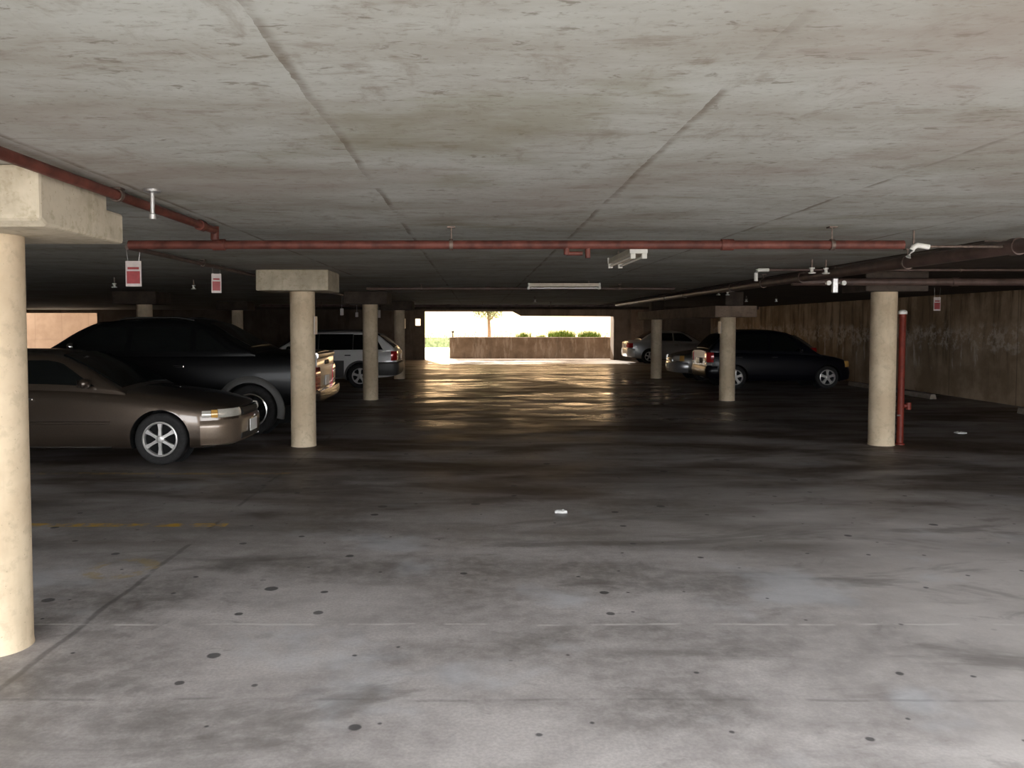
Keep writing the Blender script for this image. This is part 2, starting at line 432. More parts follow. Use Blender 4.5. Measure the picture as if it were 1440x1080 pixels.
G = 'round columns along the driving lane'
LC = (-.53, .44, -.45, .45)
column(-2.525, 4.24, 'nearest round concrete column, brightly lit, cut by the frame edge', (-.55, .515, -.45, .45), notch=True, group=G)
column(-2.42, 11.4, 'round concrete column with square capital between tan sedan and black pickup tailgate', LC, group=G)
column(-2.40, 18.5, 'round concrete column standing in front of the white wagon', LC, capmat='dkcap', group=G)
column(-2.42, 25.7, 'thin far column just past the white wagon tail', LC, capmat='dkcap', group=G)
G2 = 'round columns behind the parked pickup'
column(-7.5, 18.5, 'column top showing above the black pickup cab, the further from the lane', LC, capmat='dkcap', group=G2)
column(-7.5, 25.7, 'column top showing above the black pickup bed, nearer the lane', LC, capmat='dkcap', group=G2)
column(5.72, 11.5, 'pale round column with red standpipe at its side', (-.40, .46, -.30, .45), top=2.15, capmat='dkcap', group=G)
column(5.62, 18.3, 'round column in front of dark hatchback tail, under the brown beam end', None, top=1.86, group=G)
column(5.70, 25.9, 'furthest right hand column, beside the graphite car nose', None, top=1.86, group=G)
b = MB().box(5.2, 6.12, 17.85, 26.4, 1.86, 2.11).build('concrete_beam', M['beam'], bevel=.015)
tag(b, 'low brown concrete beam lying across two right hand columns', 'beam')
for i, y in enumerate((18.3, 25.9)):
    s = MB().box(5.5, 5.9, y - .2, y + .2, 2.112, CEIL - .002).build('packing_block', M['dkcap'], b, bevel=.01)

# ------------------------------------------------------------------ pipes
def hanger(parent, p, r, up):
    m = MB()
    m.tube([(p[0], p[1], p[2] + r), (p[0], p[1], up)], .006, 8)
    m.lathe([(r + .002, -.014), (r + .010, -.014), (r + .010, .014), (r + .002, .014)], p, axis=hanger.axis, n=18)
    m.box(p[0] - .03, p[0] + .03, p[1] - .03, p[1] + .03, up - .012, up)
    return m.build('pipe_hanger', M['rust'], parent, smooth=40)

def run_pipe(name, a, b, r, mat, label, hang=(), collars=(), cat='pipe', group=None):
    e = empty(name, a, label, cat, group=group)
    A = Vector(a); B = Vector(b); d = B - A; L = d.length; u = d.normalized()
    MB().tube([(0, 0, 0), d], r, 20).build('pipe_run', mat, e, smooth=50)
    hanger.axis = 'x' if abs(u.x) > .5 else 'y'
    for t in hang:
        hanger(e, tuple(u * t), r, CEIL - a[2] + .001)
    for t in collars:
        p = u * t
        MB().tube([p - u * .045, p + u * .045], r + .010, 20).build('coupling', mat, e, smooth=50)
    return e

p1 = run_pipe('sprinkler_pipe', (-2.62, 6.2, EYE + .604), (3.22, 6.2, EYE + .604), .033, M['red_pipe'],
         'red sprinkler pipe crossing the ceiling from side to side', hang=(2.43, 5.3), collars=(.68, 4.51))
m = MB()
m.tube([(3.30, 0, -.02), (3.30, 0, -.075)], .022, 12); m.tube([(3.30, 0, -.065), (3.42, 0, -.065)], .016, 12); m.tube([(3.46, 0, -.02), (3.46, 0, -.10)], .02, 12)
m.build('drop_fitting', M['red_pipe'], p1, smooth=50)
p2 = run_pipe('sprinkler_pipe', (-1.94, YB + .1, EYE + .70), (-1.94, 6.10, EYE + .70), .027, M['red_pipe'],
         'dark red pipe running inward past the nearest column capital', hang=(5.55,), collars=(6.9,))
MB().tube([(0, 7.2, .03), (0, 7.2, -.07)], .030, 16).build('riser_fitting', M['red_pipe'], p2, smooth=50)
MB().lathe([(.0, .0), (.045, .0), (.045, -.012), (.012, -.02), (.012, -.13), (.018, -.135), (.018, -.16), (0, -.16)], (.17, 5.6, CEIL - EYE - .702), n=18).build('rod_hanger', M['galv'], p2, smooth=40)
run_pipe('drain_pipe', (4.2, 3.0, EYE + .61), (4.2, 24.5, EYE + .61), .058, M['dk_pipe'],
         'thick dark brown pipe running inward to the far beam', hang=(5, 9, 13.5, 18), collars=(3.4, 7.6, 10.5, 15.2))
e = run_pipe('conduit', (3.56, 10.45, EYE + .70), (11.25, 10.45, EYE + .70), .017, M['dk_pipe'],
         'thin conduit with white elbow crossing above the bays beside the thick pipe', hang=(2.6, 4.6, 6.6))
q = MB().tube([(.16, 0, 0), (.04, 0, 0), (.01, 0, -.01), (0, 0, -.04), (0, 0, -.14)], .024, 14).build('white_elbow', M['white'], e, smooth=50)  # elbow coloured white for the light it catches
run_pipe('conduit', (4.262, 11.08, EYE + .58), (11.25, 11.08, EYE + .58), .05, M['dk_pipe'],
         'dark pipe branching across the top of the pale column with standpipe', hang=(3.2, 5.4), collars=(2.2, 4.4, 6.2))
e = run_pipe('conduit', (3.43, 6.45, EYE + .615), (4.13, 6.45, EYE + .615), .011, M['rust'],
         'short conduit with bright white elbow near the thick brown pipe')
MB().tube([(.12, 0, -.004), (.03, 0, .01), (0, 0, -.005), (-.015, 0, -.03), (-.04, 0, -.085)], .021, 14).build('white_elbow', M['white'], e, smooth=50)
MB().tube([(0, 0, .02), (0, 0, CEIL - EYE - .616)], .008, 8).build('pipe_hanger', M['rust'], e)
run_pipe('conduit', (-3.1, 7.3, EYE + .69), (-3.1, 25, EYE + .69), .022, M['dk_pipe'],
         'dark conduit running inward over the tan sedan nose', hang=(2, 6, 10))
run_pipe('sprinkler_pipe', (-2.0, 14.9, EYE + .66), (3.6, 14.9, EYE + .66), .026, M['dk_pipe'],
         'dark cross pipe just beyond the white fluorescent fixture', hang=(1, 3, 4.6), collars=(2.2,))
run_pipe('sprinkler_pipe', (-7.0, 26.5, EYE + .62), (4.9, 26.5, EYE + .62), .04, M['dk_pipe'],
         'furthest dark cross pipe ahead of the bright exit', hang=(2, 5, 7.2, 9.4), collars=(3, 6.1, 8.3))

# standpipe by the pale column
e = empty('standpipe', (5.985, 11.5, 0), 'red fire standpipe with white cap beside the pale column', 'standpipe')
MB().lathe([(0, 0), (.062, 0), (.062, .02), (.045, .03), (.045, 1.78), (.05, 1.79), (.05, 1.84), (0, 1.84)], (0, 0, 0), n=24).build('pipe_body', M['red'], e, smooth=40)
MB().lathe([(0, 1.842), (.06, 1.842), (.058, 1.88), (.035, 1.90), (0, 1.905)], (0, 0, 0), n=24).build('white_cap', M['white'], e, smooth=40)
m = MB(); m.tube([(.045, 0, .55), (.11, -.02, .55)], .03, 14); m.tube([(.10, -.02, .50), (.10, -.02, .60)], .035, 14)
m.build('hose_valve', M['red'], e, smooth=40)
MB().tube([(-.07, -.05, .42), (-.03, -.04, .42)], .012, 10).build('strap_bolt', M['galv'], e)

# emergency light and sprinkler heads
e = empty('emergency_light', (4.50, 10.3, EYE + .40), 'white emergency light with two small lamp heads hanging near the thick pipe', 'emergency light')
MB().box(-.035, .035, -.03, .03, 0, .19).build('body', M['galv'], e, bevel=.012)
MB().tube([(0, 0, .19), (0, 0, CEIL - EYE - .396)], .007, 8).build('stem', M['rust'], e)
for sx in (-1, 1):
    h = MB().lathe([(0, -.05), (.030, -.05), (.029, -.03), (.016, .03), (0, .035)], (sx * .095, 0, .125), axis='y', n=18).build('lamp_head', M['white'], e, smooth=40)
    MB().tube([(sx * .03, 0, .125), (sx * .08, 0, .125)], .008, 8).build('arm', M['galv'], h)

def sprinkler(x, y, label):
    z = CEIL - .16
    e = empty('fire_sprinkler', (x, y, z), label, 'sprinkler', group='pendant sprinkler heads on the ceiling')
    MB().lathe([(0, .0), (.035, .0), (.045, .012), (.02, .02), (.016, .05), (.03, .055), (.03, .07), (0, .07)], (0, 0, 0), n=18).build('deflector', M['white'], e, smooth=40)
    MB().tube([(0, 0, .07), (0, 0, .162)], .011, 10).build('drop_nipple', M['rust'], e)
for x, y, l in ((3.80, 9.3, 'white sprinkler head beside white conduit elbow, first of a close pair'),
                (3.98, 9.35, 'white sprinkler head by thick brown pipe, second of a close pair'),
                (4.72, 16.0, 'white sprinkler head by the dark pipe above the beam end'),
                (4.90, 16.0, 'white sprinkler head over the beam end, right one of a pair'),
                (1.50, 21.0, 'bright white sprinkler head between the white light fixture and the exit'),
                (-4.62, 13.4, 'white sprinkler head above the pickup roof, between two hanging signs'),
                (-5.65, 12.8, 'white sprinkler head above the pickup windshield, beside a hanging sign'),
                (6.75, 20.5, 'white sprinkler head just past the beam end above dark hatchback'),
                (7.50, 20.5, 'white sprinkler head above the dark hatchback roof')):
    sprinkler(x, y, l)

# fluorescent fixtures
def fixture(loc, rz, L, label):
    e = empty('fluorescent_fixture', loc, label, 'light fixture', rz=rz, group='unlit fluorescent strip lights')
    prof = [(-.075, 0), (-.06, .055), (.06, .055), (.075, 0)]
    m = MB()
    k = len(prof)
    m.add([(-L / 2, a, b) for a, b in prof] + [(L / 2, a, b) for a, b in prof],
          [tuple(range(k)), tuple(range(2 * k - 1, k - 1, -1))] + [(i, i + k, (i + 1) % k + k, (i + 1) % k) for i in range(k)])
    m.build('housing', M['fixture'], e)
    for sx in (-1, 1):
        mm = MB()
        for sy in (-1, 1):
            mm.box(sx * L / 2 - .02, sx * L / 2 + .02, sy * .05 - .022, sy * .05 + .022, -.045, .0)
        mm.box(sx * L / 2 - .012, sx * L / 2 + .012, -.078, .078, 0, .06)
        mm.build('end_cap', M['white'], e, bevel=.004)
    for sy in (-1, 1):
        MB().tube([(-L / 2 + .03, sy * .05, -.025), (L / 2 - .03, sy * .05, -.025)], .013, 12).build('lamp_tube', M['tube'], e, smooth=60)
    for sx in (-1, 1):
        MB().tube([(sx * L * .35, 0, .055), (sx * L * .35, 0, CEIL - loc[2] + .004)], .008, 8).build('stem', M['rust'], e)
    return e
fixture((1.47, 13.8, EYE + .645), 0, 1.19, 'white fluorescent strip light seen broadside above the lane')
fixture((1.42, 7.8, EYE + .625), PI / 2, 1.2, 'fluorescent strip light seen end on, just behind the red cross pipe')

# hanging and column signs
def hang_sign(x, y, ztop, w, h, rz, label, g='red and white bay signs hanging from the ceiling'):
    e = empty('hanging_sign', (x, y, ztop), label, 'sign', rz=rz, group=g)
    MB().box(-w / 2, w / 2, -.004, .004, -h, 0).build('panel', M['sign_w'], e)
    MB().box(-w / 2 + .012, w / 2 - .012, -.0075, -.0045, -h + .028, -h * .40).build('red_field', M['sign_r'], e)
    MB().box(-w / 2 + .02, w / 2 - .02, -.0075, -.0045, -h * .33, -h * .24).build('red_stripe', M['sign_r'], e)
    for sx in (-1, 1): MB().tube([(sx * w * .35, 0, 0), (sx * w * .45, 0, CEIL - ztop + .003)], .003, 6).build('hook_wire', M['galv'], e)
hang_sign(-3.30, 7.9, EYE + .615, .150, .245, .0, 'larger red and white sign hanging beside nearest column capital')
hang_sign(-3.17, 10.0, EYE + .625, .115, .235, .35, 'smaller red and white hanging sign over the tan sedan')
hang_sign(9.05, 16.1, EYE + .545, .13, .265, -.1, 'red and white hanging sign in front of the stained wall')
def tag_sign(x, y, ztop, w, h, label):
    e = empty('bay_tag', (x, y, ztop), label, 'sign', group='small white bay tags hanging over the wagon')
    MB().box(-w / 2, w / 2, -.004, .004, -h, 0).build('panel', M['sign_w'], e)
    MB().tube([(0, 0, 0), (0, 0, CEIL - ztop + .003)], .004, 6).build('hook_wire', M['galv'], e)
tag_sign(-3.45, 21.0, EYE + .42, .085, .17, 'small white tag hanging over the wagon, left of a pair')
tag_sign(-3.14, 21.5, EYE + .33, .07, .12, 'small white tag hanging over the wagon, right of a pair')
tag_sign(-2.98, 25.0, EYE + .45, .10, .23, 'small white tag hanging just past the column before the wagon')
def col_sign(x, y, z0, h, side, label):
    """plate fixed to the lane side of a column"""
    o = MB().box(-.006, .006, -.10, .10, 0, h).build('column_sign', M['sign_w'], None, bevel=.002, loc=(x, y, z0))
    tag(o, label, 'sign', 'white plates fixed to columns')
col_sign(-2.42 + .18, 11.4, 1.56, .25, 1, 'white plate on the lane side of the column by the pickup tailgate')
col_sign(-2.42 + .18, 25.7, 1.58, .31, 1, 'white plate on the thin far column past the wagon')
col_sign(5.62 - .18, 18.3, 1.50, .27, -1, 'white plate on lane side of the column before the hatchback')

# wheel stops and litter
for y0, y1, l in ((18.6, 20.0, 'concrete wheel stop by stained wall, behind the pale column'),
                  (21.4, 22.9, 'furthest concrete wheel stop, in front of the dark hatchback nose'),
                  (14.2, 15.6, 'nearest concrete wheel stop, at the frame edge by stained wall')):
    x0 = 10.42 if y0 != 21.4 else 10.5
    poly = [(x0 - .08, 0), (x0 + .08, 0), (x0 + .055, .11), (x0 - .055, .11)]
    o = MB().prism([(a - x0, b) for a, b in poly], -(y1 - y0) / 2, (y1 - y0) / 2).build('wheel_stop', M['kerb'], None, bevel=.012, loc=(x0, (y0 + y1) / 2, 0))
    tag(o, l, 'wheel stop', 'concrete wheel stops')
def litter(x, y, w, d, label):
    rows = []; back = []
    for i in range(6):
        r = []; k = []
        for j in range(6):
            z = .012 + random.uniform(0, .016)
            px, py = (i / 5 - .5) * w + random.uniform(-.006, .006), (j / 5 - .5) * d + random.uniform(-.006, .006)
            r.append((px, py, z)); k.append((px, py, z - .004 if 0 < i < 5 and 0 < j < 5 else .001))
        rows.append(r); back.append(k)
    o = MB().slab(rows, back).build('paper_scrap', M['paper'], None, loc=(x, y, 0))
    tag(o, label, 'litter', 'scraps of litter on the floor')
litter(.76, 7.3, .10, .05, 'white paper scrap lying in the middle of the lane')
litter(7.55, 12.7, .13, .10, 'pale paper scrap on the floor near the red standpipe')

# ------------------------------------------------------------------ vehicles
def interp(pts):
    xs = [p[0] for p in pts]; ys = [p[1] for p in pts]; n = len(xs)
    d = [(ys[i + 1] - ys[i]) / (xs[i + 1] - xs[i]) for i in range(n - 1)]
    m = [d[0]] + [0 if d[i - 1] * d[i] <= 0 else 2 * d[i - 1] * d[i] / (d[i - 1] + d[i]) for i in range(1, n - 1)] + [d[-1]]
    def f(x):
        if x <= xs[0]: return ys[0]
        if x >= xs[-1]: return ys[-1]
        i = max(k for k in range(n - 1) if xs[k] <= x)
        h = xs[i + 1] - xs[i]; t = (x - xs[i]) / h
        return (2*t**3 - 3*t*t + 1) * ys[i] + (t**3 - 2*t*t + t) * h * m[i] + (-2*t**3 + 3*t*t) * ys[i+1] + (t**3 - t*t) * h * m[i+1]
    return f

class Car:
    """local frame: nose towards +x, s = distance back from the nose tip"""
    def __init__(c, name, loc, rz, label, cat, L, st, paint, gh, roofw, roofz, wheels, group='parked vehicles'):
        c.L = L; c.e = empty(name, loc, label, cat, rz=rz, group=group)
        c.top = interp([(s, t) for s, t, w, b in st]); c.w = interp([(s, w) for s, t, w, b in st]); c.bot = interp([(s, b) for s, t, w, b in st])
        c.paint = paint; c.gh = gh; c.prof = interp(gh); c.roofw = roofw; c.roofz = roofz
        c.s0, c.s1 = gh[0][0], gh[-1][0]
        c.wheels = wheels
    def X(c, s): return c.L / 2 - s
    def section(c, s, n=8):
        w, t, b = c.w(s), c.top(s), c.bot(s); H = t - b
        half = [(0, b), (.5 * w, b), (.86 * w, b), (.93 * w, b + .03 * H), (.975 * w, b + .10 * H), (.995 * w, b + .25 * H), (w, b + .45 * H), (.998 * w, b + .6 * H),
                (.985 * w, b + .75 * H), (.965 * w, b + .87 * H), (.93 * w, b + .95 * H), (.87 * w, b + .99 * H), (.75 * w, t + .006), (.5 * w, t + .02), (.25 * w, t + .027), (0, t + .03)]
        r = [(y, z) for y, z in half]
        l = [(-y, z) for y, z in half[-2:0:-1]]
        return r + l
    def body(c):
        N = 90; rings = []
        ss = [c.L * (.5 - .5 * math.cos(PI * i / N)) * .35 + c.L * i / N * .65 for i in range(N + 1)]
        for s in ss:
            rings.append([(c.X(s), y, z) for y, z in c.section(s)])
        m = MB().loft(rings, True)
        o = m.build('body', c.paint, c.e, smooth=38)
        cut = MB()
        for s, r, tw, yo in c.wheels:
            for sy in (-1, 1):
                W = c.w(s)
                cut.tube([(c.X(s), sy * (W - .30), r), (c.X(s), sy * (W + .2), r)], r * 1.13, 40)
        co = cut.build('cutter', M['well'], c.e)
        md = o.modifiers.new('arch', 'BOOLEAN'); md.object = co; md.operation = 'DIFFERENCE'; md.solver = 'EXACT'; bpy.context.view_layer.update()
        dg = bpy.context.evaluated_depsgraph_get(); dg.update()
        me = bpy.data.meshes.new_from_object(o.evaluated_get(dg))
        o.modifiers.clear(); old = o.data; o.data = me; me.name = 'body'
        bpy.data.meshes.remove(old)
        cm = co.data; bpy.data.objects.remove(co); bpy.data.meshes.remove(cm)
        c.o = o
        for s, r, tw, yo in c.wheels:
            for sy in (-1, 1):
                W = c.w(s); k = 30; R = r * 1.125
                rows = [[(c.X(s) + R * math.cos(-.35 + (PI + .7) * i / k), sy * q, r + R * math.sin(-.35 + (PI + .7) * i / k)) for i in range(k + 1)] for q in (W - .295, W - .02)]
                mm = MB().grid(rows)
                mm.lathe([(0, sy * (W - .295)), (R, sy * (W - .295))], (c.X(s), 0, r), axis='y', n=30)
                mm.build('wheel_well', M['well'], c.e)
        return c
    def cab_y(c, s, z):
        zb = c.top(s); k = max(0, min(1, (z - zb) / (c.roofz - zb)))
        wb = min(c.w(s), c.w((c.s0 + c.s1) / 2)) - .045
        return wb + (c.roofw - wb) * k ** 1.15
    def cabin(c):
        N = 60; rings = []
        for i in range(N + 1):
            s = c.s0 + (c.s1 - c.s0) * i / N
            zt = c.prof(s); zb = c.top(s) - .04
            zt = max(zt, zb + .02)
            H = zt - zb
            r = min(.09, .4 * H)
            half = []
            for k in range(6):
                z = zb + (H - r) * k / 5; half.append((c.cab_y(s, z), z))
            y1 = c.cab_y(s, zt - r)
            for k in range(1, 6):
                a = PI / 2 * k / 5
                half.append((y1 - r * 1.6 * (1 - math.cos(a)), zt - r + r * math.sin(a)))
            yl = half[-1][0]
            for k in range(1, 5): half.append((yl * (1 - k / 4), zt + .028 * (1 - (1 - k / 4) ** 2)))
            ring = [(c.X(s), y, z) for y, z in half] + [(c.X(s), -y, z) for y, z in half[-2::-1]]
            rings.append(ring)
        MB().loft(rings, True).build('cabin', c.paint, c.e, smooth=30)
        return c
    def side_window(c, b0, b1, t0, t1, zlo=.035, zhi=None, name='side_window', mat=None, sides=(-1, 1), off=.006):
        for sy in sides:
            rows = []; back = []
            n, mrow = 10, 6
            for j in range(mrow + 1):
                row = []; bk = []
                for i in range(n + 1):
                    u = i / n; v = j / mrow
                    sb = b0 + (b1 - b0) * u; stp = t0 + (t1 - t0) * u
                    zb = c.top(sb) + zlo; zt = (zhi if zhi else c.roofz - .10)
                    s = sb + (stp - sb) * v; z = zb + (zt - zb) * v
                    y = c.cab_y(s, z)
                    row.append((c.X(s), sy * (y + off), z)); bk.append((c.X(s), sy * (y - .02), z))
                rows.append(row); back.append(bk)
            MB().slab(rows, back).build(name, mat or M['glass'], c.e, smooth=40)
        return c
    def screen(c, sa, sb, name, frac=.84):
        rows = []; back = []
        for j in range(9):
            s = sa + (sb - sa) * j / 8; z = c.prof(s)
            y = c.cab_y(s, z - .02) * frac
            ds = .02; nz = c.prof(s + ds) - c.prof(s - ds); nx = 2 * ds
            ln = math.hypot(nz, nx); ox, oz = nz / ln, nx / ln       # outward
            row = []; bk = []
            for i in range(13):
                u = -1 + 2 * i / 12
                zc = z + .028 * (1 - (u * frac) ** 2)
                row.append((c.X(s) + ox * .012, u * y, zc + oz * .012)); bk.append((c.X(s) - ox * .02, u * y, zc - oz * .02))
            rows.append(row); back.append(bk)
        MB().slab(rows, back).build(name, M['glass'], c.e, smooth=40)
        return c
    def plan(c, rear, smax):
        """points around the nose (or tail) in plan, from the centre to the +y side; (x, y)"""
        e0 = 0 if not rear else c.L; w0 = c.w(e0); pts = []
        for i in range(10):
            y = w0 * i / 9; pts.append((c.X(e0) + (-1 if rear else 1) * .03 * (1 - (y / w0) ** 2), y))
        for i in range(1, 25):
            d = smax * (i / 24) ** 1.6
            s = d if not rear else c.L - d
            pts.append((c.X(s), c.w(s)))
        return pts
    def wrap(c, name, mat, u0, u1, zs, rear=False, both=True, smax=.75, thick=.05, parent=None, mirror=(1, -1)):
        """panel following the nose/tail outline; u = distance along the outline from the centre line;
        zs: list of (z, outward offset)"""
        p = c.plan(rear, smax)
        arc = [0]
        for i in range(1, len(p)): arc.append(arc[-1] + math.hypot(p[i][0] - p[i-1][0], p[i][1] - p[i-1][1]))
        def at(u):
            sg = -1 if u < 0 else 1; a = min(abs(u), arc[-1])
            i = 0
            while i < len(p) - 2 and arc[i + 1] < a: i += 1
            t = (a - arc[i]) / (arc[i+1] - arc[i])
            x = p[i][0] + (p[i+1][0] - p[i][0]) * t; y = p[i][1] + (p[i+1][1] - p[i][1]) * t
            dx, dy = p[i+1][0] - p[i][0], p[i+1][1] - p[i][1]; l = math.hypot(dx, dy)
            nx, ny = (dy / l, -dx / l)
            if rear: nx, ny = -dy / l, dx / l
            if rear and ny < 0: ny = -ny
            return x, sg * y, nx, sg * abs(ny)
        out = []
        for sg in (mirror if not both else (1,)):
            rows = []; back = []
            N = 36
            for z, off in zs:
                row = []; bk = []
                for i in range(N + 1):
                    u = (u0 + (u1 - u0) * i / N) * sg
                    x, y, nx, ny = at(u)
                    row.append((x + nx * off, y + ny * off, z)); bk.append((x + nx * (off - thick), y + ny * (off - thick), z))
                rows.append(row); back.append(bk)
            out.append(MB().slab(rows, back).build(name, mat, parent or c.e, smooth=45))
        return out
    def wheelset(c, spokes=5, rimf=.66, mat=None, spw=.05, rim_depth=.02):
        for s, r, tw, yo in c.wheels:
            for sy in (-1, 1):
                W = c.w(s) - yo
                cx = c.X(s); y0 = W
                rr = r * rimf
                prof = [(rr * .98, -tw * .5), (rr, -tw * .06), (rr + .02, -.004), (r * .90, 0), (r * .965, -.012), (r, -.04), (r, -tw + .04), (r * .965, -tw + .012), (r * .9, -tw), (rr, -tw + .01), (rr * .98, -tw * .5)]
                m = MB().lathe([(a, sy * b) for a, b in prof], (cx, sy * y0, r), axis='y', n=48)
                t = m.build('wheel', M['rubber'], c.e, smooth=50)
                q = MB()
                q.lathe([(a, sy * b) for a, b in [(rr * .99, -.05), (rr * .99, .002), (rr * .93, .006), (rr * .88, -.004), (rr * .87, -.05)]], (cx, sy * y0, r), axis='y', n=48)
                q.lathe([(a, sy * b) for a, b in [(rr * .24, -.04), (rr * .24, -.004), (rr * .19, .004), (rr * .10, .006), (.001, .006)]], (cx, sy * y0, r), axis='y', n=30)
                for k in range(spokes):
                    a = 2 * PI * k / spokes + PI / 2
                    ca, sa = math.cos(a), math.sin(a)
                    wi, wo = spw * .75, spw * 1.1
                    def P(rad, off, d): return (cx + ca * rad - sa * off, sy * (y0 + d), r + sa * rad + ca * off)
                    vs = []
                    for rad, hw, d in ((rr * .15, wi, .0), (rr * .55, spw * .6, -.004), (rr * .92, wo, -.004)):
                        vs += [P(rad, -hw, d), P(rad, hw, d), P(rad, hw, d - .035), P(rad, -hw, d - .035)]
                    q.loft([vs[0:4], vs[4:8], vs[8:12]], True)
                q.build('rim', mat or M['alloy'], t, smooth=35)
                MB().lathe([(.001, sy * -.06), (rr * .95, sy * -.06)], (cx, sy * y0, r), axis='y', n=30).build('brake_disc', M['well'], t)
        return c
    def mirrors(c, s, z, mat):
        for sy in (-1, 1):
            y = c.cab_y(s, z)
            m = MB()
            x = c.X(s)
            prof = [(.0, 0), (.03, .05), (.045, .09), (.04, .14), (.0, .17)]
            rings = []
            for d, hx, hz in ((0.0, .025, .025), (.05, .045, .05), (.12, .055, .065), (.18, .045, .055), (.20, .02, .03)):
                rings.append([(x + .02 + hx * math.cos(2 * PI * k / 12), sy * (y - .02 + d), z + hz * math.sin(2 * PI * k / 12)) for k in range(12)])
            o = m.loft(rings).build('side_mirror', mat, c.e, smooth=50)
            MB().box(x - .042, x - .038, min(sy * (y + .045), sy * (y + .165)), max(sy * (y + .045), sy * (y + .165)), z - .04, z + .04).build('mirror_glass', M['chrome'], o)
        return c
    def handles(c, ss, z, mat):
        for s in ss:
            for sy in (-1, 1):
                y = c.w(s) * .985
                MB().box(c.X(s) - .08, c.X(s) + .08, min(sy * (y - .01), sy * (y + .022)), max(sy * (y - .01), sy * (y + .022)), z - .014, z + .014).build('door_handle', mat, c.e, bevel=.008)
        return c
    def strip(c, sa, sb, z0, z1, name, mat, off=.008):
        for sy in (-1, 1):
            rows = []; back = []
            for zz, o in ((z0, off * .3), (z0 + (z1 - z0) * .2, off), (z1 - (z1 - z0) * .2, off), (z1, off * .3)):
                row = []; bk = []
                for i in range(31):
                    s = sa + (sb - sa) * i / 30; y = c.w(s)
                    H = (zz - c.bot(s)) / (c.top(s) - c.bot(s))
                    k = interp([(0, .93), (.1, .975), (.25, .995), (.45, 1), (.6, .998), (.75, .985), (.87, .965), (1, .9)])(H)
                    row.append((c.X(s), sy * (y * k + o), zz)); bk.append((c.X(s), sy * (y * k - .02), zz))
                rows.append(row); back.append(bk)
            MB().slab(rows, back).build(name, mat, c.e, smooth=45)
        return c
    def flares(c, mat, width=.09, proud=.03, span=(-.25, PI + .25)):
        for s, r, tw, yo in c.wheels:
            for sy in (-1, 1):
                W = c.w(s); rings = []
                for i in range(33):
                    a = span[0] + (span[1] - span[0]) * i / 32
                    ring = []
                    for rad, d in ((r * 1.12, -.05), (r * 1.12, proud), (r * 1.12 + width * .6, proud), (r * 1.12 + width, .004), (r * 1.12 + width, -.05)):
                        ring.append((c.X(s) + rad * math.cos(a), sy * (W + d), r + rad * math.sin(a)))
                    rings.append(ring)
                MB().loft(rings).build('wheel_arch_flare', mat, c.e, smooth=45)
        return c
    def plate(c, rear, z, w=.31, h=.155, off=.05):
        x = c.X(c.L if rear else 0) + (-1 if rear else 1) * off
        o = MB().box(x - .006, x + .006, -w / 2, w / 2, z - h / 2, z + h / 2).build('number_plate', M['plate'], c.e, bevel=.004)
        return o

# tan sedan, nose to the lane
st = [(0, .60, .46, .30), (.04, .645, .58, .25), (.12, .685, .68, .22), (.28, .73, .775, .20), (.55, .785, .83, .19), (.95, .845, .858, .19), (1.35, .895, .862, .19),
      (2.1, .94, .865, .19), (3.3, .965, .86, .19), (3.9, .975, .845, .20), (4.35, .95, .80, .24), (4.55, .90, .72, .30), (4.66, .80, .60, .36)]
gh = [(1.25, .87), (1.45, .985), (1.85, 1.20), (2.15, 1.315), (2.5, 1.355), (2.95, 1.36), (3.3, 1.32), (3.65, 1.17), (3.98, .985), (4.05, .96)]
L = 4.66
c = Car('sedan', (-2.97 - L / 2, 10.62, 0), 0, 'tan metallic sedan nosing out behind the nearest column', 'car', L, st, M['tan_paint'], gh, .60, 1.36, [(.84, .315, .20, .02), (3.50, .315, .20, .02)])
c.body().cabin()
c.screen(1.34, 2.12, 'windshield'); c.screen(3.36, 3.94, 'rear_window')
c.side_window(1.62, 2.52, 2.12, 2.50); c.side_window(2.58, 3.45, 2.56, 3.22)
c.wheelset(6, .68, M['alloy'], .026)
c.wrap('front_bumper', M['tan_bumper'], -.99, .99, [(.225, -.03), (.25, .0), (.33, .016), (.45, .022), (.51, .016), (.545, -.012)], smax=.46)
c.wrap('bumper_gap', M['trim'], -.97, .97, [(.548, -.012), (.562, -.012)], smax=.46, thick=.06)
c.wrap('lower_lip', M['chrome'], .55, .97, [(.222, .005), (.232, .012), (.24, .005)], smax=.46, both=False, thick=.03)
for o in c.wrap('headlight', M['lens'], .40, .78, [(.565, .0), (.59, .012), (.635, .006), (.665, -.012)], both=False, smax=.46): pass
c.wrap('turn_signal', M['amber'], .785, .86, [(.568, .0), (.59, .010), (.635, .002), (.66, -.012)], both=False, smax=.46)
c.wrap('side_marker', M['lens'], .865, .97, [(.570, .0), (.59, .010), (.63, .002), (.652, -.012)], both=False, smax=.46)
c.wrap('grille', M['trim'], -.33, .33, [(.565, .0), (.59, .016), (.625, .006), (.645, -.01)], smax=.46)
c.wrap('grille_surround', M['chrome'], -.34, .34, [(.648, -.01), (.655, -.004), (.662, -.014)], smax=.46, thick=.03)
c.wrap('air_intake', M['trim'], -.40, .40, [(.27, .015), (.30, .022), (.34, .022)], smax=.46)
c.plate(False, .41, off=.062)
c.wrap('tail_light', M['redlens'], .36, .95, [(.66, .0), (.70, .012), (.80, .005), (.84, -.01)], rear=True, both=False)
c.wrap('rear_bumper', M['tan_paint'], -1.1, 1.1, [(.30, -.03), (.34, .0), (.45, .015), (.56, .0)], rear=True)
c.mirrors(1.72, .99, M['tan_paint']); c.handles((2.42, 3.35), .80, M['chrome'])
c.strip(1.42, 3.2, .50, .535, 'side_moulding', M['tan_paint'], .012)
c.strip(1.42, 3.2, .20, .225, 'sill_strip', M['chrome'], .006)

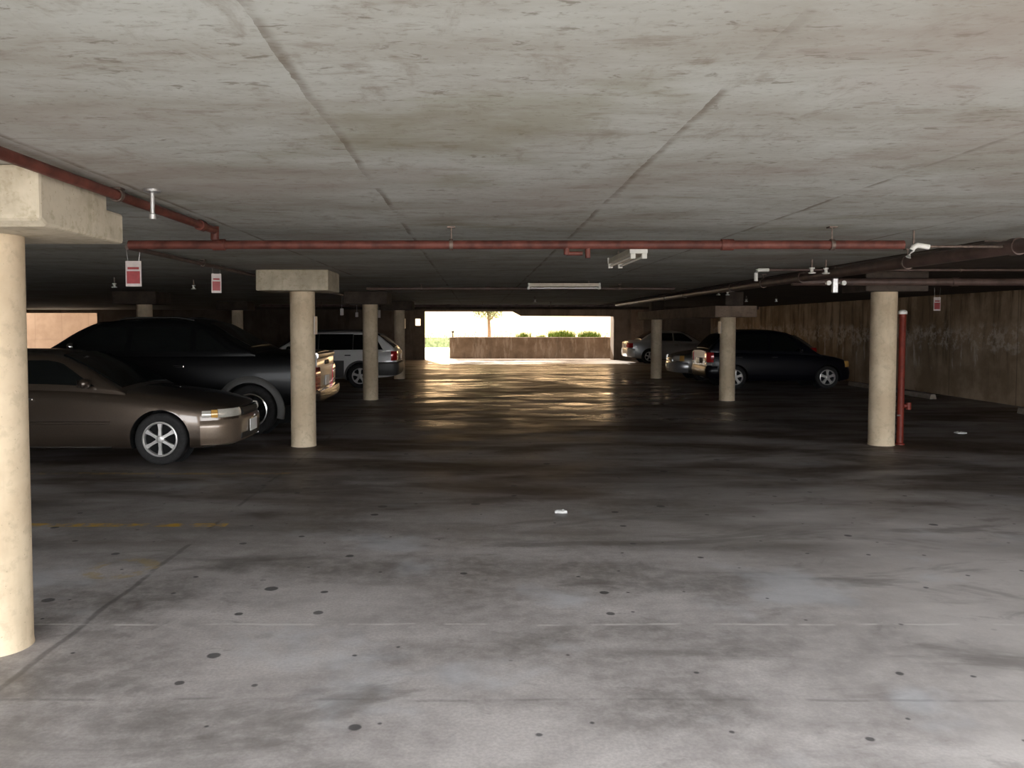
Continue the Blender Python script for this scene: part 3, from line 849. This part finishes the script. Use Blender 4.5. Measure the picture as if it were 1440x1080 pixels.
# black crew-cab pickup, tail to the lane
st = [(0, .92, .62, .48), (.05, 1.02, .76, .42), (.18, 1.10, .88, .40), (.5, 1.16, .95, .40), (1.2, 1.22, .985, .40), (2.0, 1.245, .99, .40), (3.5, 1.25, .99, .40), (4.5, 1.255, .985, .42),
      (5.2, 1.26, .97, .46), (5.4, 1.255, .93, .50), (5.47, 1.24, .90, .52)]
gh = [(1.2, 1.19), (1.45, 1.34), (1.85, 1.60), (2.12, 1.715), (2.5, 1.765), (3.2, 1.775), (3.62, 1.745), (3.8, 1.69), (4.2, 1.46), (4.55, 1.27), (4.6, 1.23)]
L = 5.47
c = Car('pickup_truck', (-2.50 - L / 2, 13.38, 0), PI, 'black crew cab pickup with grey wheel arches, tailgate towards the lane', 'pickup truck', L, st, M['black_paint'], gh, .70, 1.775, [(1.02, .385, .26, .03), (4.52, .385, .26, .03)])
c.body().cabin()
c.screen(1.30, 2.10, 'windshield'); c.screen(3.80, 4.45, 'rear_window', .66)
c.side_window(1.62, 2.62, 2.16, 2.62, .04, 1.655); c.side_window(2.70, 3.62, 2.70, 3.58, .04, 1.655); c.side_window(3.70, 4.2, 3.66, 3.76, .04, 1.62)
c.wheelset(5, .68, M['chrome'], .055)
c.flares(M['dkclad'], .10, .035)
c.strip(1.55, 3.95, .47, .62, 'side_cladding', M['dkclad'], .02)
c.wrap('tail_light', M['redlens'], .56, 1.0, [(.66, .0), (.69, .03), (.9, .034), (1.02, .03), (1.05, .0)], rear=True, both=False)
for z in (.77, .90):
    c.wrap('lamp_divider', M['chrome'], .58, .98, [(z, .03), (z + .006, .042), (z + .014, .03)], rear=True, both=False, thick=.03)
c.wrap('tailgate', M['silver_paint'], -.72, .72, [(.72, .0), (.75, .014), (1.0, .02), (1.20, .014), (1.25, -.02)], rear=True)
c.wrap('gate_moulding', M['chrome'], -.72, .72, [(1.16, .015), (1.19, .04), (1.235, .04), (1.255, .015)], rear=True)
c.wrap('gate_handle', M['trim'], -.16, .16, [(1.05, .015), (1.07, .03), (1.11, .03), (1.13, .015)], rear=True)
c.wrap('rear_bumper', M['chrome'], -1.08, 1.08, [(.50, .02), (.53, .09), (.60, .11), (.68, .10), (.70, .02)], rear=True, thick=.06)
c.plate(True, .80, off=.055)
c.wrap('front_bumper', M['clad'], -1.2, 1.2, [(.42, .0), (.46, .03), (.62, .04), (.70, .0)], smax=.5)
c.wrap('headlight', M['lens'], .55, 1.05, [(.80, .0), (.83, .012), (.94, .0)], both=False, smax=.5)
c.wrap('grille', M['trim'], -.5, .5, [(.72, .0), (.76, .02), (.9, .01)], smax=.5)
c.mirrors(1.85, 1.36, M['chrome']); c.handles((2.5, 3.45), 1.06, M['chrome'])
# roof rack rails over the crew cab
for sy in (-1, 1):
    MB().tube([(c.X(2.4), sy * .56, 1.765), (c.X(2.5), sy * .56, 1.80), (c.X(3.3), sy * .56, 1.81), (c.X(3.55), sy * .56, 1.765)], .014, 10).build('roof_rail', M['trim'], c.e, smooth=50)

# white wagon, tail to the lane
st = [(0, .66, .55, .34), (.05, .74, .68, .28), (.16, .80, .76, .26), (.4, .86, .82, .25), (.95, .93, .865, .25), (1.3, .97, .87, .25), (2.2, 1.0, .875, .25), (3.6, 1.015, .87, .25), (4.2, 1.02, .86, .28),
      (4.5, 1.015, .82, .32), (4.6, 1.0, .74, .36)]
gh = [(1.2, .94), (1.45, 1.08), (1.85, 1.32), (2.1, 1.43), (2.5, 1.49), (3.3, 1.505), (3.9, 1.475), (4.08, 1.42), (4.35, 1.22), (4.56, 1.02), (4.58, .99)]
L = 4.6
c = Car('station_wagon', (-2.14 - L / 2, 22.68, 0), PI, 'white station wagon with dark windows behind the round columns', 'car', L, st, M['white_paint'], gh, .63, 1.505, [(.95, .325, .21, .02), (3.62, .325, .21, .02)])
c.body().cabin()
c.screen(1.30, 2.06, 'windshield'); c.screen(4.06, 4.52, 'rear_window')
c.side_window(1.62, 2.51, 2.08, 2.51, .012, 1.445); c.side_window(2.515, 3.43, 2.515, 3.43, .012, 1.445); c.side_window(3.435, 4.24, 3.435, 3.98, .012, 1.43)
c.wheelset(5, .66, M['alloy'], .045)
c.strip(1.36, 3.2, .28, .74, 'side_cladding', M['dkclad'], .014)
c.flares(M['dkclad'], .05, .02)
c.wrap('rear_bumper', M['dkclad'], -1.25, 1.25, [(.34, -.01), (.38, .03), (.52, .06), (.66, .05), (.70, .0)], rear=True)
c.wrap('tail_light', M['redlens'], .60, .92, [(.74, .0), (.78, .014), (.96, .01), (.99, .0)], rear=True, both=False)
c.wrap('tail_panel', M['trim'], -.58, .58, [(.72, .0), (.78, .012), (.96, .01), (.99, .0)], rear=True)
c.plate(True, .84, off=.05)
c.wrap('front_bumper', M['clad'], -1.1, 1.1, [(.28, -.01), (.32, .02), (.48, .03), (.56, .0)], smax=.5)
c.wrap('headlight', M['lens'], .45, .88, [(.60, .0), (.63, .012), (.72, .0)], both=False, smax=.5)
c.mirrors(1.75, 1.06, M['trim']); c.handles((2.42, 3.3), .88, M['trim'])
for sy in (-1, 1):
    MB().tube([(c.X(2.35), sy * .52, 1.50), (c.X(2.45), sy * .52, 1.545), (c.X(3.75), sy * .52, 1.55), (c.X(3.9), sy * .52, 1.49)], .013, 10).build('roof_rail', M['trim'], c.e, smooth=50)

# dark hatchback, nose to the wall
st = [(0, .60, .46, .32), (.04, .66, .58, .27), (.12, .72, .68, .23), (.28, .79, .76, .21), (.55, .85, .81, .20), (.95, .91, .835, .20), (1.5, .95, .84, .20), (2.6, .98, .84, .20), (3.4, 1.0, .83, .22),
      (3.75, 1.0, .79, .28), (3.88, .98, .72, .34)]
gh = [(.85, .88), (1.1, 1.05), (1.5, 1.33), (1.75, 1.47), (2.1, 1.535), (2.7, 1.545), (3.2, 1.50), (3.42, 1.42), (3.72, 1.14), (3.84, .99), (3.86, .96)]
L = 3.88
c = Car('hatchback', (6.12 + L / 2, 22.42, 0), 0, 'dark midnight hatchback parked nose to the wall behind round column', 'car', L, st, M['blue_paint'], gh, .60, 1.545, [(.70, .305, .19, .02), (3.15, .305, .19, .02)])
c.body().cabin()
c.screen(.95, 1.72, 'windshield'); c.screen(3.42, 3.80, 'rear_window')
c.side_window(1.30, 2.2, 1.78, 2.2); c.side_window(2.26, 3.2, 2.26, 3.05)
c.wheelset(5, .68, M['alloy'], .045)
c.wrap('front_bumper', M['blue_paint'], -.95, .95, [(.24, -.02), (.28, .005), (.42, .02), (.52, .0)], smax=.4)
c.wrap('headlight', M['lens'], .42, .66, [(.56, .0), (.59, .012), (.66, .0), (.69, -.012)], both=False, smax=.4)
c.wrap('turn_signal', M['amber'], .66, .82, [(.57, .0), (.60, .016), (.70, .008), (.735, -.01)], both=False, smax=.4)
c.wrap('grille', M['trim'], -.36, .36, [(.54, .0), (.58, .012), (.63, -.005)], smax=.4)
c.wrap('tail_light', M['redlens'], .58, .90, [(.70, .0), (.74, .014), (.92, .01), (.96, .0)], rear=True, both=False)
c.wrap('reversing_lamp', M['lens'], .60, .86, [(.62, .0), (.64, .014), (.67, .014), (.69, .0)], rear=True, both=False)
c.wrap('rear_bumper', M['blue_paint'], -1.0, 1.0, [(.30, -.02), (.34, .01), (.48, .035), (.60, .0)], rear=True)
c.plate(True, .72, off=.045)
c.mirrors(1.45, 1.03, M['blue_paint']); c.handles((2.12, 3.05), .84, M['trim'])

# graphite car, nose to the lane
st = [(0, .64, .42, .32), (.05, .70, .56, .27), (.15, .76, .68, .24), (.35, .82, .77, .22), (.7, .88, .83, .21), (1.1, .93, .85, .21), (1.6, .97, .855, .21), (2.8, 1.0, .855, .21), (3.6, 1.02, .845, .22),
      (4.1, 1.02, .80, .28), (4.25, 1.0, .72, .34), (4.32, .94, .62, .38)]
gh = [(1.1, .90), (1.35, 1.05), (1.7, 1.27), (2.0, 1.40), (2.4, 1.455), (3.0, 1.46), (3.4, 1.43), (3.65, 1.36), (4.0, 1.14), (4.16, 1.02), (4.2, .98)]
L = 4.32
c = Car('hatchback', (6.02 + L / 2, 25.45, 0), PI, 'graphite car with shiny nose facing the lane, behind the dark hatchback', 'car', L, st, M['grey_paint'], gh, .61, 1.46, [(.85, .31, .20, .02), (3.45, .31, .20, .02)])
c.body().cabin()
c.screen(1.2, 1.96, 'windshield'); c.screen(3.66, 4.12, 'rear_window')
c.side_window(1.52, 2.4, 2.0, 2.4); c.side_window(2.46, 3.5, 2.46, 3.35)
c.wheelset(5, .66, M['alloy'], .045)
c.wrap('front_bumper', M['silver_paint'], -.98, .98, [(.25, -.02), (.29, .01), (.42, .03), (.52, .02), (.56, .0)], smax=.5)  # bumper made silver for the outdoor light it reflects
c.wrap('headlight', M['lens'], .44, .72, [(.60, .0), (.63, .014), (.72, .006), (.76, -.012)], both=False, smax=.5)
c.wrap('turn_signal', M['amber'], .72, .86, [(.60, .0), (.63, .014), (.72, .006), (.76, -.012)], both=False, smax=.5)
c.wrap('grille', M['chrome'], -.38, .38, [(.58, .0), (.61, .012), (.67, .0)], smax=.5)
c.plate(False, .44, off=.068)
c.wrap('tail_light', M['redlens'], .50, .95, [(.84, .0), (.88, .014), (.98, .01), (1.0, .0)], rear=True, both=False)
c.wrap('rear_bumper', M['grey_paint'], -1.0, 1.0, [(.32, -.02), (.36, .01), (.50, .03), (.62, .0)], rear=True)
c.mirrors(1.62, 1.04, M['grey_paint']); c.handles((2.32, 3.25), .86, M['trim'])

# silver sedan by the exit, tail to the lane
L = 4.5
st = [(0, .60, .46, .32), (.05, .66, .60, .26), (.15, .71, .70, .23), (.4, .78, .79, .21), (.9, .85, .845, .20), (1.3, .90, .86, .20), (2.1, .95, .865, .20), (3.2, .985, .86, .20), (3.8, 1.0, .845, .21),
      (4.25, .99, .80, .26), (4.42, .95, .72, .32), (4.5, .86, .62, .38)]
gh = [(1.2, .88), (1.45, 1.03), (1.85, 1.27), (2.1, 1.375), (2.5, 1.43), (2.95, 1.435), (3.3, 1.39), (3.6, 1.25), (3.92, 1.02), (3.98, .98)]
c = Car('sedan', (6.62 + L / 2, 36.55, 0), 0, 'silver sedan beside the bright exit, red tail light towards the lane', 'car', L, st, M['silver_paint'], gh, .60, 1.435, [(.95, .315, .20, .02), (3.55, .315, .20, .02)])
c.body().cabin()
c.screen(1.3, 2.06, 'windshield'); c.screen(3.32, 3.88, 'rear_window')
c.side_window(1.6, 2.48, 2.1, 2.48); c.side_window(2.54, 3.4, 2.54, 3.2)
c.wheelset(5, .66, M['alloy'], .045)
c.wrap('rear_bumper', M['white_paint'], -1.0, 1.0, [(.30, -.02), (.34, .01), (.48, .035), (.62, .02), (.66, .0)], rear=True)
c.wrap('tail_light', M['redlens'], .52, .92, [(.70, .0), (.74, .014), (.86, .006), (.90, -.01)], rear=True, both=False)
c.wrap('trunk_panel', M['white_paint'], -.5, .5, [(.68, .0), (.72, .012), (.90, .004), (.93, -.01)], rear=True)
c.plate(True, .78, off=.05)
c.wrap('front_bumper', M['silver_paint'], -.95, .95, [(.24, -.02), (.28, .005), (.42, .02), (.52, .0)], smax=.5)
c.wrap('headlight', M['lens'], .40, .85, [(.55, .0), (.58, .012), (.65, -.01)], both=False, smax=.5)
c.mirrors(1.7, 1.0, M['silver_paint']); c.handles((2.4, 3.3), .82, M['chrome'])

# ------------------------------------------------------------------ outside the exit
e = empty('planter', (2.9, 41.9, 0), 'weathered concrete planter wall across the bright exit', 'planter')
MB().box(-4.26, 4.4, -.6, -.35, -.005, 1.07).build('front_wall', M['planter'], e, bevel=.02)
m = MB(); m.box(-4.26, -4.0, -.349, 2.0, -.005, 1.05); m.box(4.15, 4.4, -.349, 2.0, -.005, 1.05); m.box(-4.26, 4.4, 2.001, 2.2, -.005, 1.05)
m.build('side_wall', M['planter'], e)
MB().box(-3.999, 4.149, -.349, 1.999, 0, .97).build('soil', M['soil'], e)
e = empty('bollard_light', (-1.23, 42.6, 1.053), 'thin dark post with round top on the planter corner', 'post')
MB().tube([(0, 0, 0), (0, 0, .22)], .03, 12).build('post', M['trim'], e)
MB().lathe([(0, .22), (.05, .23), (.07, .28), (.05, .33), (0, .345)], (0, 0, 0), n=16).build('globe', M['trim'], e, smooth=60)

def grass_clump(x, y, z, rx, ry, h, n, label):
    m = MB()
    for i in range(n):
        px, py = random.gauss(0, rx * .5), random.gauss(0, ry * .5)
        px = max(-rx, min(rx, px)); hh = h * random.uniform(.45, 1.0); a = random.uniform(0, 2 * PI); ln = hh * random.uniform(.1, .5)
        w = random.uniform(.008, .016)
        dx, dy = math.cos(a), math.sin(a); qx, qy = -dy * w, dx * w
        pts = []
        for t, ww in ((0, 1), (.5, .8), (1, .05)):
            cx, cy, cz = px + dx * ln * t * t, py + dy * ln * t * t, hh * (t - .15 * t * t)
            pts += [(cx - qx * ww, cy - qy * ww, cz), (cx + qx * ww, cy + qy * ww, cz)]
        m.add(pts, [(0, 1, 3, 2), (2, 3, 5, 4)])
    o = m.build('ornamental_grass', M['grass'], None, loc=(x, y, z), merge=False)
    return tag(o, label, 'plant', 'tufts growing in the planter')
grass_clump(4.40, 42.4, .972, .66, .3, .60, 900, 'wide tuft of green grass in the planter, left of the two big ones')
grass_clump(5.86, 42.4, .972, .56, .3, .55, 700, 'wide tuft of green grass at the planter end nearest the silver sedan')
grass_clump(2.45, 42.4, .972, .38, .25, .48, 260, 'small thin tuft in the middle of the planter')
grass_clump(3.35, 42.4, .972, .25, .2, .30, 120, 'smallest low tuft between the other planter grasses')

def leaf_cloud(m, cx, cy, cz, rx, ry, rz, n, size):
    for i in range(n):
        while True:
            a = Vector((random.uniform(-1, 1), random.uniform(-1, 1), random.uniform(-1, 1)))
            if .3 < a.length < 1: break
        p = Vector((cx + a.x * rx, cy + a.y * ry, cz + a.z * rz))
        d = Vector((random.gauss(0, 1), random.gauss(0, 1), random.gauss(0, .6))).normalized()
        u = d.cross(Vector((0, 0, 1))).normalized() * size * random.uniform(.3, .5); d *= size * random.uniform(.7, 1.2)
        m.add([p - d * .5, p + u * .5, p + d * .5, p - u * .5], [(0, 1, 2, 3)])
e = empty('street_tree', (.76, 50.0, 0), 'small tree with drooping crown standing beyond the planter', 'tree')
m = MB(); m.tube([(0, 0, -.005), (.03, 0, 1.2), (-.02, 0, 2.2), (.05, .05, 3.4)], .13, 12, r_end=.05)
for k in range(6):
    a = k * PI / 3; m.tube([(0, 0, 1.9 + .15 * k), (math.cos(a) * .5, math.sin(a) * .5, 2.5 + .15 * k), (math.cos(a) * 1.0, math.sin(a) * 1.0, 2.9 + .15 * k)], .04, 8, r_end=.012)
m.build('trunk', M['bark'], e, smooth=50)
m = MB(); leaf_cloud(m, 0, 0, 3.3, 1.5, 1.5, 1.05, 1800, .2); leaf_cloud(m, -.05, 0, 2.4, .95, .8, .38, 700, .17)
m.build('crown', M['leaf'], e, merge=False)
m = MB()
for k in range(26): leaf_cloud(m, -10 + k * 1.1, 0, .55 + .18 * random.random(), .9, .7, .55, 190, .2)
m.box(-11, 18.5, -.25, .25, .0, .75)
o = m.build('hedge', M['leaf'], None, loc=(0, 62, -.005), merge=False); tag(o, 'long pale green hedge in bright light far beyond the planter', 'hedge')
# tan wall of the neighbouring building seen through the second exit
e = empty('boundary_wall', (-22.5, 46, 0), 'tan panelled wall in daylight beyond the pickup windshield', 'wall')
MB().box(-6, 5.5, 0, .3, .85, 4.2).build('upper_panels', M['tan'], e)
MB().box(-6, 5.5, -.06, .36, -.005, .849).build('plinth', M['tan'], e)

# ------------------------------------------------------------------ light
W = bpy.data.worlds.new('daylight'); bpy.context.scene.world = W; W.use_nodes = True
nt = W.node_tree; nt.nodes.clear()
out = nt.nodes.new('ShaderNodeOutputWorld'); bg = nt.nodes.new('ShaderNodeBackground')
tc = nt.nodes.new('ShaderNodeTexCoord'); sp = nt.nodes.new('ShaderNodeSeparateXYZ'); mr = nt.nodes.new('ShaderNodeMapRange'); mx = nt.nodes.new('ShaderNodeMix'); mx.data_type = 'RGBA'
nt.links.new(tc.outputs['Generated'], sp.inputs[0]); nt.links.new(sp.outputs[1], mr.inputs[0])
mr.inputs[1].default_value = -.4; mr.inputs[2].default_value = .5
nt.links.new(mr.outputs[0], mx.inputs[0])
mx.inputs[6].default_value = (.97, 1.0, 1.03, 1); mx.inputs[7].default_value = (.42, .275, .145, 1)
nt.links.new(mx.outputs[2], bg.inputs[0]); bg.inputs[1].default_value = 2.4
nt.links.new(bg.outputs[0], out.inputs[0])

sun = bpy.data.lights.new('sun', 'SUN'); sun.energy = 3.2; sun.angle = .01; sun.color = (1, .93, .82)
so = bpy.data.objects.new('sun', sun); C.objects.link(so)
d = Vector((.22, -1, -math.tan(math.radians(27)))).normalized()
so.rotation_euler = d.to_track_quat('-Z', 'Y').to_euler(); so.location = (-5, 60, 20)

# ------------------------------------------------------------------ camera
cam = bpy.data.cameras.new('camera'); co = bpy.data.objects.new('camera', cam); C.objects.link(co)
F = 1150.0; PITCH = math.radians(2.5)
cam.sensor_width = 36; cam.sensor_fit = 'HORIZONTAL'; cam.lens = F / 1440 * 36
co.location = (0, 0, EYE); co.rotation_euler = (PI / 2 - PITCH, 0, 0)
cam.shift_x = (720 - 670) / 1440
cam.shift_y = ((457 + F * math.tan(PITCH)) - 540) / 1440
cam.clip_start = .05; cam.clip_end = 300
S = bpy.context.scene
S.camera = co
S.view_settings.view_transform = 'Standard'; S.view_settings.look = 'None'
S.view_settings.exposure = 2.0; S.view_settings.gamma = 1.0; S.view_settings.use_curve_mapping = False
S.cycles.use_denoising = True
S.cycles.sample_clamp_indirect = 6.0
S.cycles.max_bounces = 10; S.cycles.diffuse_bounces = 6
